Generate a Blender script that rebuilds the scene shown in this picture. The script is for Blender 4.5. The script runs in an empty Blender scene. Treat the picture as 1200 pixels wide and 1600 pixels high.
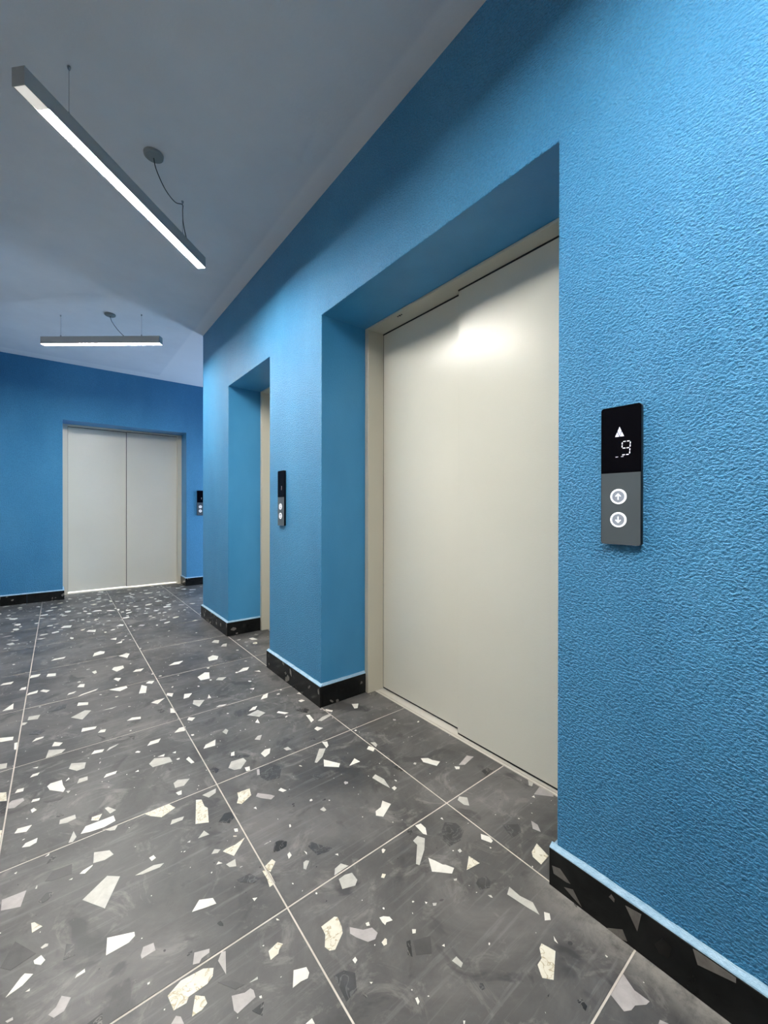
import bpy, bmesh, math, random
from mathutils import Vector, Matrix
random.seed(7)
SC = bpy.context.scene
COL = SC.collection

# ------------------------------------------------------------------ camera
YAW, PITCH, ROLL = 0.6737, -0.0029, 0.0015
F = Vector((math.sin(YAW) * math.cos(PITCH), math.cos(YAW) * math.cos(PITCH), math.sin(PITCH)))
R = Vector((math.cos(YAW), -math.sin(YAW), 0.0))
UP = R.cross(F)
XA = R * math.cos(ROLL) + UP * math.sin(ROLL)
YA = -R * math.sin(ROLL) + UP * math.cos(ROLL)
cam_data = bpy.data.cameras.new('camera')
cam = bpy.data.objects.new('camera', cam_data)
COL.objects.link(cam)
m = Matrix((XA, YA, -F)).transposed().to_4x4()
m.translation = Vector((0, 0, 1.032))
cam.matrix_world = m
cam_data.sensor_fit = 'VERTICAL'
cam_data.sensor_height = 24.0
cam_data.lens = 24.0 * 637.04 / 1600.0
cam_data.shift_y = -4.75 / 1600.0
cam_data.clip_start = 0.02
SC.camera = cam

# ------------------------------------------------------------------ world, exposure, lamps' strength
LED = 390.0            # radiance of the lamps' diffusers
SKY = 20.0             # sky strength outside the added, unseen side window
world = bpy.data.worlds.new('world')
SC.world = world
world.use_nodes = True
bg = world.node_tree.nodes['Background']
bg.inputs['Color'].default_value = (0.50, 0.72, 1.0, 1)
bg.inputs['Strength'].default_value = SKY
SC.view_settings.view_transform = 'Standard'
SC.view_settings.look = 'None'
SC.view_settings.exposure = 0.0
SC.view_settings.gamma = 1.0
SC.view_settings.use_curve_mapping = False
SC.cycles.max_bounces = 12
SC.cycles.diffuse_bounces = 6
SC.cycles.sample_clamp_indirect = 6.0
pd = bpy.data.lights.new('added_window_portal', 'AREA')      # portal: only guides the sky's light through the added window
pd.shape = 'RECTANGLE'; pd.size = 1.69; pd.size_y = 0.8
pd.cycles.is_portal = True
po = bpy.data.objects.new('added_window_portal', pd)
po.location = (3.15, 5.20, 0.905); po.rotation_euler = (0, math.radians(90), 0)
COL.objects.link(po)

# ------------------------------------------------------------------ sizes (metres)
WX = 1.066            # face of the right wall
BX = 1.051            # face of its skirting
CZ = 2.651            # ceiling
FY = 5.810            # face of the far wall
YA1, YB1, YB2, YC2, YC = 0.574, 1.856, 2.520, 3.341, 4.076
LZ1, LZ2, LZ3 = 2.031, 2.007, 2.012
FX0, FX1 = 0.036, 1.314      # opening in the far wall
LX = -0.515           # left wall
BYK = -2.0            # wall behind the camera
EX = 3.05             # end wall of the side passage
GX, GY, T = 1.0604, 0.9745, 0.5995

# ------------------------------------------------------------------ material helpers
def new_mat(name):
    mt = bpy.data.materials.new(name); mt.use_nodes = True
    nt = mt.node_tree
    return mt, nt, nt.nodes['Principled BSDF']

def N(nt, typ, **kw):
    n = nt.nodes.new(typ)
    for k, v in kw.items():
        if k in n.inputs.keys(): n.inputs[k].default_value = v
        else: setattr(n, k, v)
    return n

def pos(nt, scale=(1, 1, 1), loc=(0, 0, 0)):
    g = nt.nodes.new('ShaderNodeNewGeometry')
    mp = nt.nodes.new('ShaderNodeMapping')
    mp.inputs['Scale'].default_value = scale
    mp.inputs['Location'].default_value = loc
    nt.links.new(g.outputs['Position'], mp.inputs['Vector'])
    return mp.outputs['Vector']

def noise(nt, vec, scale, detail=3, rough=0.5, dist=0.0):
    n = nt.nodes.new('ShaderNodeTexNoise')
    n.inputs['Scale'].default_value = scale
    n.inputs['Detail'].default_value = detail
    n.inputs['Roughness'].default_value = rough
    n.inputs['Distortion'].default_value = dist
    nt.links.new(vec, n.inputs['Vector'])
    return n.outputs['Fac']

def ramp(nt, fac, stops):
    r = nt.nodes.new('ShaderNodeValToRGB')
    els = r.color_ramp.elements
    while len(els) < len(stops): els.new(0.5)
    for e, (p, c) in zip(els, stops):
        e.position = p; e.color = (c if len(c) == 4 else (*c, 1)) if not isinstance(c, float) else (c, c, c, 1)
    nt.links.new(fac, r.inputs['Fac'])
    return r.outputs['Color']

def mix(nt, fac, a, b, mode='MIX'):
    n = nt.nodes.new('ShaderNodeMix'); n.data_type = 'RGBA'; n.blend_type = mode
    for sock, v in ((n.inputs[0], fac), (n.inputs[6], a), (n.inputs[7], b)):
        if hasattr(v, 'is_linked'): nt.links.new(v, sock)
        elif isinstance(v, (int, float)): sock.default_value = v
        else: sock.default_value = (*v, 1)
    return n.outputs[2]

def bump(nt, bs, height, strength, dist):
    b = nt.nodes.new('ShaderNodeBump')
    b.inputs['Strength'].default_value = strength
    b.inputs['Distance'].default_value = dist
    nt.links.new(height, b.inputs['Height'])
    nt.links.new(b.outputs['Normal'], bs.inputs['Normal'])

def plain(name, col, rough=0.5, metal=0.0, spec=0.5):
    mt, nt, bs = new_mat(name)
    bs.inputs['Base Color'].default_value = (*col, 1)
    bs.inputs['Roughness'].default_value = rough
    bs.inputs['Metallic'].default_value = metal
    bs.inputs['Specular IOR Level'].default_value = spec
    return mt

def glow(name, col, strength):
    mt, nt, bs = new_mat(name)
    bs.inputs['Base Color'].default_value = (0.6, 0.6, 0.6, 1)
    bs.inputs['Emission Color'].default_value = (*col, 1)
    bs.inputs['Emission Strength'].default_value = strength
    return mt

BLUE_A = (0.034, 0.225, 0.450)
BLUE_B = (0.066, 0.305, 0.560)

def paint(name, coarse):
    mt, nt, bs = new_mat(name)
    streak = noise(nt, pos(nt, (2.2, 2.2, 0.9)), 1.0, 4, 0.55)
    colr = ramp(nt, streak, [(0.30, BLUE_A), (0.75, BLUE_B)])
    if coarse:      # colour darkened in the hollows of the texture, painting in their shade
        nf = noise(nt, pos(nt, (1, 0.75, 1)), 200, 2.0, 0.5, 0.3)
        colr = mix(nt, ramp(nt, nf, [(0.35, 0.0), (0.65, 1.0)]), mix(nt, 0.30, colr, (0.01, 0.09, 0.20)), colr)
    nt.links.new(colr, bs.inputs['Base Color'])
    bs.inputs['Roughness'].default_value = 0.42
    bs.inputs['Specular IOR Level'].default_value = 0.45
    v = pos(nt)
    if coarse:
        n1 = noise(nt, pos(nt, (1, 0.75, 1)), 200, 2.0, 0.5, 0.3)
        n2 = ramp(nt, n1, [(0.32, 0.0), (0.68, 1.0)])
        bump(nt, bs, n2, 1.0, 0.0036)
    else:
        n1 = noise(nt, v, 170, 3, 0.6)
        bump(nt, bs, n1, 0.6, 0.0016)
    return mt

M = {}
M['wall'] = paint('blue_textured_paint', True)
M['reveal'] = paint('blue_smooth_paint', False)

# ceiling: white emulsion, slightly uneven, with a cut-in band of a second coat along the walls
mt, nt, bs = new_mat('white_ceiling_paint')
c0 = ramp(nt, noise(nt, pos(nt), 3.0, 4, 0.6), [(0.3, (0.74, 0.76, 0.79)), (0.7, (0.80, 0.82, 0.85))])
g = nt.nodes.new('ShaderNodeNewGeometry'); sx = nt.nodes.new('ShaderNodeSeparateXYZ')
nt.links.new(g.outputs['Position'], sx.inputs[0])
def near(sock, lo, hi):
    mr = nt.nodes.new('ShaderNodeMapRange'); mr.interpolation_type = 'SMOOTHSTEP'
    mr.inputs['From Min'].default_value = lo; mr.inputs['From Max'].default_value = hi
    nt.links.new(sock, mr.inputs['Value']); return mr.outputs[0]
mx = nt.nodes.new('ShaderNodeMath'); mx.operation = 'MAXIMUM'
nt.links.new(near(sx.outputs[0], WX - 0.115, WX - 0.085), mx.inputs[0])
nt.links.new(near(sx.outputs[1], FY - 0.19, FY - 0.15), mx.inputs[1])
ml = nt.nodes.new('ShaderNodeMath'); ml.operation = 'MULTIPLY'; ml.inputs[1].default_value = 0.75
nt.links.new(mx.outputs[0], ml.inputs[0])
nt.links.new(mix(nt, ml.outputs[0], c0, (0.89, 0.89, 0.90)), bs.inputs['Base Color'])
bs.inputs['Roughness'].default_value = 0.8
bump(nt, bs, noise(nt, pos(nt), 60, 3, 0.6), 0.35, 0.002)
M['ceiling'] = mt
M['pale_wall'] = plain('pale_grey_paint', (0.34, 0.33, 0.32), 0.7)

def stone(name, lo, hi, rough, nscale=9.0, vein=None, spec=0.5):
    mt, nt, bs = new_mat(name)
    a = noise(nt, pos(nt), nscale, 6, 0.65, 0.4)
    col = ramp(nt, a, [(0.3, lo), (0.7, hi)])
    if vein:
        vn = noise(nt, pos(nt), 26, 3, 0.5, 1.4)
        vm = ramp(nt, vn, [(0.47, 0.0), (0.5, 1.0), (0.53, 0.0)])
        col = mix(nt, vm, col, vein)
    nt.links.new(col, bs.inputs['Base Color'])
    bs.inputs['Roughness'].default_value = rough
    bs.inputs['Specular IOR Level'].default_value = spec
    return mt, nt, bs

# floor tile body: matt charcoal porcelain with clouding, scuffs and fine mop streaks
mt, nt, bs = new_mat('charcoal_porcelain')
cl = noise(nt, pos(nt), 2.6, 7, 0.66, 0.5)
c1 = ramp(nt, cl, [(0.36, (0.052, 0.051, 0.051)), (0.50, (0.085, 0.082, 0.080)), (0.64, (0.135, 0.129, 0.124))])
sm = noise(nt, pos(nt), 6.5, 8, 0.72, 1.6)
c2 = mix(nt, ramp(nt, sm, [(0.54, 0.0), (0.70, 0.75)]), c1, (0.24, 0.225, 0.21))
st = noise(nt, pos(nt, (1.5, 26, 1)), 2.0, 5, 0.7, 0.3)
c3 = mix(nt, ramp(nt, st, [(0.54, 0.0), (0.75, 0.45)]), c2, (0.24, 0.23, 0.23))
dk = noise(nt, pos(nt, (1, 1, 1), (3, 9, 0)), 7.0, 4, 0.6, 0.8)
c4 = mix(nt, ramp(nt, dk, [(0.34, 0.75), (0.42, 0.0)]), c3, (0.035, 0.035, 0.036))
# cement dust left along the skirting
g = nt.nodes.new('ShaderNodeNewGeometry'); sx = nt.nodes.new('ShaderNodeSeparateXYZ'); nt.links.new(g.outputs['Position'], sx.inputs[0])
mr = nt.nodes.new('ShaderNodeMapRange'); mr.inputs['From Min'].default_value = 0.975; mr.inputs['From Max'].default_value = 1.05; nt.links.new(sx.outputs[0], mr.inputs['Value'])
md = nt.nodes.new('ShaderNodeMath'); md.operation = 'MULTIPLY'; nt.links.new(mr.outputs[0], md.inputs[0])
nt.links.new(ramp(nt, noise(nt, pos(nt), 24, 6, 0.75), [(0.30, 0.0), (0.55, 0.9)]), md.inputs[1])
lt = nt.nodes.new('ShaderNodeMath'); lt.operation = 'LESS_THAN'; lt.inputs[1].default_value = 1.062; nt.links.new(sx.outputs[0], lt.inputs[0])
m2 = nt.nodes.new('ShaderNodeMath'); m2.operation = 'MULTIPLY'; nt.links.new(md.outputs[0], m2.inputs[0]); nt.links.new(lt.outputs[0], m2.inputs[1])
ly = nt.nodes.new('ShaderNodeMapRange'); ly.inputs['From Min'].default_value = 0.66; ly.inputs['From Max'].default_value = 0.54; nt.links.new(sx.outputs[1], ly.inputs['Value'])
m3 = nt.nodes.new('ShaderNodeMath'); m3.operation = 'MULTIPLY'; nt.links.new(m2.outputs[0], m3.inputs[0]); nt.links.new(ly.outputs[0], m3.inputs[1]); m2 = m3
c4 = mix(nt, m2.outputs[0], c4, (0.27, 0.26, 0.24))
nt.links.new(c4, bs.inputs['Base Color'])
rr = ramp(nt, noise(nt, pos(nt), 5.0, 5, 0.6), [(0.3, 0.36), (0.7, 0.50)])
nt.links.new(rr, bs.inputs['Roughness'])
bump(nt, bs, noise(nt, pos(nt), 120, 3, 0.6), 0.12, 0.0012)
M['tile'] = mt
M['chip_w'], nt, bs = stone('white_marble_chip', (0.66, 0.64, 0.58), (0.80, 0.78, 0.72), 0.36, 30)
M['chip_c'], nt, bs = stone('cream_veined_chip', (0.62, 0.58, 0.46), (0.78, 0.75, 0.66), 0.36, 22, (0.40, 0.33, 0.20))
M['chip_g'], nt, bs = stone('light_grey_chip', (0.40, 0.39, 0.36), (0.56, 0.55, 0.50), 0.38, 28)
M['chip_p'], nt, bs = stone('pinkish_grey_chip', (0.33, 0.305, 0.295), (0.46, 0.43, 0.42), 0.38, 28)
M['chip_d'], nt, bs = stone('dark_grey_chip', (0.030, 0.030, 0.031), (0.060, 0.060, 0.062), 0.38, 26, (0.12, 0.12, 0.12))
M['chip_k'], nt, bs = stone('black_chip', (0.008, 0.008, 0.009), (0.030, 0.030, 0.030), 0.34, 26, (0.16, 0.15, 0.14))
M['chip_s'], nt, bs = stone('smoky_chip', (0.050, 0.049, 0.048), (0.075, 0.073, 0.072), 0.42, 20)
M['grout'], nt, bs = stone('warm_grey_grout', (0.46, 0.42, 0.37), (0.64, 0.59, 0.53), 0.8, 14)
M['skirt'], nt, bs = stone('black_terrazzo_skirting', (0.004, 0.0045, 0.005), (0.014, 0.015, 0.015), 0.22, 9, None, 0.16)
M['skirt_chip_p'], nt, bs = stone('skirting_grey_chip', (0.11, 0.10, 0.095), (0.19, 0.18, 0.165), 0.25, 26, None, 0.2)
M['skirt_chip_k'] = plain('skirting_black_chip', (0.003, 0.003, 0.003), 0.15)
M['sealant'], nt, bs = stone('pale_blue_sealant', (0.20, 0.37, 0.53), (0.38, 0.56, 0.70), 0.6, 40)
bump(nt, bs, noise(nt, pos(nt), 150, 3, 0.6), 0.8, 0.002)

# lift doors: beige powder coat, orange peel
mt, nt, bs = new_mat('beige_powder_coat')
nt.links.new(ramp(nt, noise(nt, pos(nt), 1.6, 3, 0.5), [(0.3, (0.67, 0.655, 0.575)), (0.7, (0.71, 0.695, 0.615))]), bs.inputs['Base Color'])
bs.inputs['Roughness'].default_value = 0.27
bs.inputs['Specular IOR Level'].default_value = 0.5
bump(nt, bs, noise(nt, pos(nt), 260, 2, 0.5), 0.35, 0.0007)
M['door'] = mt
mt, nt, bs = new_mat('cream_frame_coat')
bs.inputs['Base Color'].default_value = (0.62, 0.58, 0.47, 1)
bs.inputs['Roughness'].default_value = 0.32
bump(nt, bs, noise(nt, pos(nt), 260, 2, 0.5), 0.25, 0.0006)
M['frame'] = mt
M['strip'] = plain('joint_shade_grey', (0.12, 0.12, 0.12), 0.6)  # grey that paints the shade at the far door's leaf joint
M['gap'] = plain('painted_gap_shade', (0.01, 0.01, 0.01), 0.8)  # near-black for the shade painted into the door gaps
M['sill'] = plain('satin_aluminium_sill', (0.72, 0.68, 0.62), 0.38, 0.25)
M['housing'] = plain('grey_lamp_housing', (0.42, 0.43, 0.43), 0.4, 0.2)
M['wire'] = plain('steel_wire', (0.30, 0.33, 0.36), 0.35, 0.8)
M['cable'] = plain('black_cable', (0.012, 0.016, 0.022), 0.45)
M['canopy'] = plain('grey_canopy', (0.16, 0.19, 0.20), 0.5)
M['black'] = plain('black_plastic', (0.003, 0.003, 0.006), 0.35, 0, 0.15)
M['screen'] = plain('black_display_glass', (0.0015, 0.0015, 0.003), 0.12, 0, 0.06)
M['plate'] = plain('brushed_grey_metal', (0.085, 0.105, 0.12), 0.42, 0.3, 0.3)
M['button'] = glow('button_face', (0.70, 0.78, 0.92), 0.10)
M['button'].node_tree.nodes['Principled BSDF'].inputs['Base Color'].default_value = (0.22, 0.25, 0.30, 1)
M['button_lit'] = glow('button_white_light', (0.90, 0.95, 1.0), 1.15)
M['led'] = glow('display_white_segments', (0.83, 0.83, 1.0), 1.05)
M['led_blue'] = glow('display_blue_lavender', (0.38, 0.42, 0.95), 0.8)
M['led_dim'] = glow('display_dim_dash', (0.40, 0.36, 0.60), 0.35)
M['led_red'] = glow('display_dim_red', (0.55, 0.18, 0.28), 0.25)
M['added_frame_white'] = plain('added_window_frame_white', (0.8, 0.8, 0.8), 0.4)
mt, nt, bs = new_mat('window_glass')
tr = nt.nodes.new('ShaderNodeBsdfTransparent'); mxs = nt.nodes.new('ShaderNodeMixShader'); mxs.inputs[0].default_value = 0.08
bs.inputs['Roughness'].default_value = 0.02; bs.inputs['Base Color'].default_value = (0.1, 0.1, 0.1, 1)
nt.links.new(tr.outputs[0], mxs.inputs[1]); nt.links.new(bs.outputs[0], mxs.inputs[2])
nt.links.new(mxs.outputs[0], nt.nodes['Material Output'].inputs['Surface'])
M['glass'] = mt
M['diffuser'] = glow('led_diffuser', (1.0, 0.965, 0.90), LED)
M['diffuser_end'] = glow('led_diffuser_dim_end', (1.0, 0.95, 0.86), 0.55)
M['concrete'] = plain('lift_shaft_concrete', (0.25, 0.25, 0.25), 0.9)

# ------------------------------------------------------------------ object helpers
def link(name, bm, mats, parent=None, recalc=True, smooth=False):
    if recalc: bmesh.ops.recalc_face_normals(bm, faces=bm.faces)
    me = bpy.data.meshes.new(name)
    bm.to_mesh(me); bm.free()
    for k in (mats if isinstance(mats, (list, tuple)) else [mats]): me.materials.append(M[k])
    if smooth:
        for p in me.polygons: p.use_smooth = True
    o = bpy.data.objects.new(name, me); COL.objects.link(o)
    if parent: o.parent = parent
    return o

def box(bm, x0, x1, y0, y1, z0, z1, bev=0.0):
    v = [bm.verts.new(c) for c in ((x0, y0, z0), (x1, y0, z0), (x1, y1, z0), (x0, y1, z0), (x0, y0, z1), (x1, y0, z1), (x1, y1, z1), (x0, y1, z1))]
    fs = [bm.faces.new([v[i] for i in q]) for q in ((3, 2, 1, 0), (4, 5, 6, 7), (0, 1, 5, 4), (1, 2, 6, 5), (2, 3, 7, 6), (3, 0, 4, 7))]
    if bev:
        es = list({e for f in fs for e in f.edges})
        bmesh.ops.bevel(bm, geom=es, offset=bev, segments=2, affect='EDGES', profile=0.5)

def prism(bm, pts, fn, a, b, cap=True):
    """pts 2-D outline, fn(p, t) -> 3-D point; extruded from t=a to t=b"""
    lo = [bm.verts.new(fn(p, a)) for p in pts]; hi = [bm.verts.new(fn(p, b)) for p in pts]
    n = len(pts); fs = []
    fs.append(bm.faces.new(lo[::-1])); fs.append(bm.faces.new(hi))
    for i in range(n):
        fs.append(bm.faces.new((lo[i], lo[(i + 1) % n], hi[(i + 1) % n], hi[i])))
    return fs

def tube(bm, pts, r, seg=8, taper=None):
    pts = [Vector(p) for p in pts]; rings = []
    up = Vector((0.13, 0.21, 1)).normalized()
    for i, p in enumerate(pts):
        d = (pts[min(i + 1, len(pts) - 1)] - pts[max(i - 1, 0)]).normalized()
        if abs(d.dot(up)) > 0.97: up = Vector((1, 0.2, 0)).normalized()
        a = d.cross(up).normalized(); b = d.cross(a)
        rings.append([bm.verts.new(p + (a * math.cos(t) + b * math.sin(t)) * r) for t in [2 * math.pi * k / seg for k in range(seg)]])
    for q, s in zip(rings, rings[1:]):
        for k in range(seg): bm.faces.new((q[k], q[(k + 1) % seg], s[(k + 1) % seg], s[k]))
    bm.faces.new(rings[0][::-1]); bm.faces.new(rings[-1])

def lathe(bm, prof, cx, cy, cz, seg=32, axis='Z'):
    rings = []
    for r, h in prof:
        ring = []
        for k in range(seg):
            t = 2 * math.pi * k / seg
            if axis == 'Z': c = (cx + r * math.cos(t), cy + r * math.sin(t), cz + h)
            else: c = (cx + r * math.cos(t), cy + h, cz + r * math.sin(t))
            ring.append(bm.verts.new(c))
        rings.append(ring)
    for q, s in zip(rings, rings[1:]):
        for k in range(seg): bm.faces.new((q[k], q[(k + 1) % seg], s[(k + 1) % seg], s[k]))
    bm.faces.new(rings[0]); bm.faces.new(rings[-1])

def catmull(ps, n=8):
    ps = [Vector(p) for p in ps]; q = [ps[0] * 2 - ps[1]] + ps + [ps[-1] * 2 - ps[-2]]; out = []
    for i in range(1, len(q) - 2):
        for k in range(n):
            t = k / n
            out.append(0.5 * ((2 * q[i]) + (q[i + 1] - q[i - 1]) * t + (2 * q[i - 1] - 5 * q[i] + 4 * q[i + 1] - q[i + 2]) * t * t + (3 * q[i] - q[i - 1] - 3 * q[i + 1] + q[i + 2]) * t ** 3))
    out.append(ps[-1]); return out

def struct(o, label=None):
    o['kind'] = 'structure'
    if label: o['label'] = label
    return o

def empty(name, loc, rz=0.0):
    o = bpy.data.objects.new(name, None); COL.objects.link(o)
    o.location = loc; o.rotation_euler = (0, 0, rz); o.empty_display_size = 0.1
    return o

def thing(o, label, cat, group=None):
    o['label'] = label; o['category'] = cat
    if group: o['group'] = group
    return o

# ------------------------------------------------------------------ walls and ceiling
def wall_with_openings(name, label, u0, u1, ops, fn, t0, t1):
    us = sorted({u0, u1} | {o[0] for o in ops} | {o[1] for o in ops}); zs = sorted({0.0, CZ} | {o[2] for o in ops})
    def solid(i, j):
        if not (0 <= i < len(us) - 1 and 0 <= j < len(zs) - 1): return None
        u, z = (us[i] + us[i + 1]) / 2, (zs[j] + zs[j + 1]) / 2
        return not any(o[0] < u < o[1] and z < o[2] for o in ops)
    bm = bmesh.new(); vs = {}
    def V(i, j, t):
        if (i, j, t) not in vs: vs[(i, j, t)] = bm.verts.new(fn((us[i], zs[j]), t))
        return vs[(i, j, t)]
    for i in range(len(us) - 1):
        for j in range(len(zs) - 1):
            if not solid(i, j): continue
            for t in (t0, t1): bm.faces.new((V(i, j, t), V(i + 1, j, t), V(i + 1, j + 1, t), V(i, j + 1, t)))
            for (di, dj, p, q) in ((-1, 0, (i, j), (i, j + 1)), (1, 0, (i + 1, j), (i + 1, j + 1)), (0, -1, (i, j), (i + 1, j)), (0, 1, (i, j + 1), (i + 1, j + 1))):
                nb = solid(i + di, j + dj)
                if nb: continue
                f = bm.faces.new((V(*p, t0), V(*q, t0), V(*q, t1), V(*p, t1)))
                f.material_index = 1 if nb is False else 0      # edges of the openings get the smooth paint
    o = link(name, bm, ['wall', 'reveal'])
    bv = o.modifiers.new('edge', 'BEVEL'); bv.width = 0.003; bv.segments = 2; bv.limit_method = 'ANGLE'; bv.angle_limit = math.radians(60)
    return struct(o, label)

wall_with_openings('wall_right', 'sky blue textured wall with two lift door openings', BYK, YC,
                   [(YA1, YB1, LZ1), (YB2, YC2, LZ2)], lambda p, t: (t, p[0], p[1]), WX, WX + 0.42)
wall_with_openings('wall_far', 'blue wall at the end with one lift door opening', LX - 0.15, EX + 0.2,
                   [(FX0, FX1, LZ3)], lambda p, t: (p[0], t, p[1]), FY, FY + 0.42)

def slab(name, *b, mat='wall', label=None):
    bm = bmesh.new(); box(bm, *b)
    return struct(link(name, bm, mat), label)
slab('wall_left', LX - 0.15, LX, BYK, FY, 0, CZ, mat='pale_wall')
slab('wall_back', LX - 0.15, 1.90, BYK - 0.15, BYK, 0, CZ, mat='pale_wall')
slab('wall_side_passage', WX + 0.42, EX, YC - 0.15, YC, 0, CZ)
slab('wall_shaft_right', 1.80, 1.90, BYK, YC - 0.15, 0, CZ, mat='concrete')
slab('wall_shaft_far', LX - 0.15, EX + 0.2, 6.75, 6.85, 0, CZ, mat='concrete')
slab('wall_shaft_near_end', LX - 0.15, LX - 0.05, FY + 0.42, 6.75, 0, CZ, mat='concrete')
slab('wall_shaft_passage_end', EX + 0.1, EX + 0.2, FY + 0.42, 6.75, 0, CZ, mat='concrete')
slab('ceiling', LX - 0.15, EX + 0.2, BYK - 0.15, 6.85, CZ, CZ + 0.12, mat='ceiling', label='white painted ceiling')
# end wall of the side passage; unseen window added to light the far floor
W0, W1, WZ0, WZ1 = 4.80, 5.60, 0.06, 1.75
bm = bmesh.new()
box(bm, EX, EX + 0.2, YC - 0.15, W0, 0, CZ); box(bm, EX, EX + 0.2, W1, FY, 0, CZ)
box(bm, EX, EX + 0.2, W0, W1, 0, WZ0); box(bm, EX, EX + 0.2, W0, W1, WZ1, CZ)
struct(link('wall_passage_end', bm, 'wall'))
win = struct(empty('added_window', (EX + 0.1, 0.5 * (W0 + W1), WZ0)))
win_c = Vector(win.location)
def wpart(name, b, mat):
    bm = bmesh.new()
    for q in b: box(bm, q[0] - win_c.x, q[1] - win_c.x, q[2] - win_c.y, q[3] - win_c.y, q[4] - win_c.z, q[5] - win_c.z)
    return link(name, bm, mat, win)
for q in ((EX + .07, EX + .13, W0, W1, WZ0, WZ0 + .05), (EX + .07, EX + .13, W0, W1, WZ1 - .05, WZ1),
          (EX + .07, EX + .13, W0, W0 + .05, WZ0 + .05, WZ1 - .05), (EX + .07, EX + .13, W1 - .05, W1, WZ0 + .05, WZ1 - .05)):
    wpart('added_window_frame', [q], 'added_frame_white')
wpart('added_window_pane', [(EX + .097, EX + .103, W0 + .05, W1 - .05, WZ0 + .05, WZ1 - .05)], 'glass')

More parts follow.
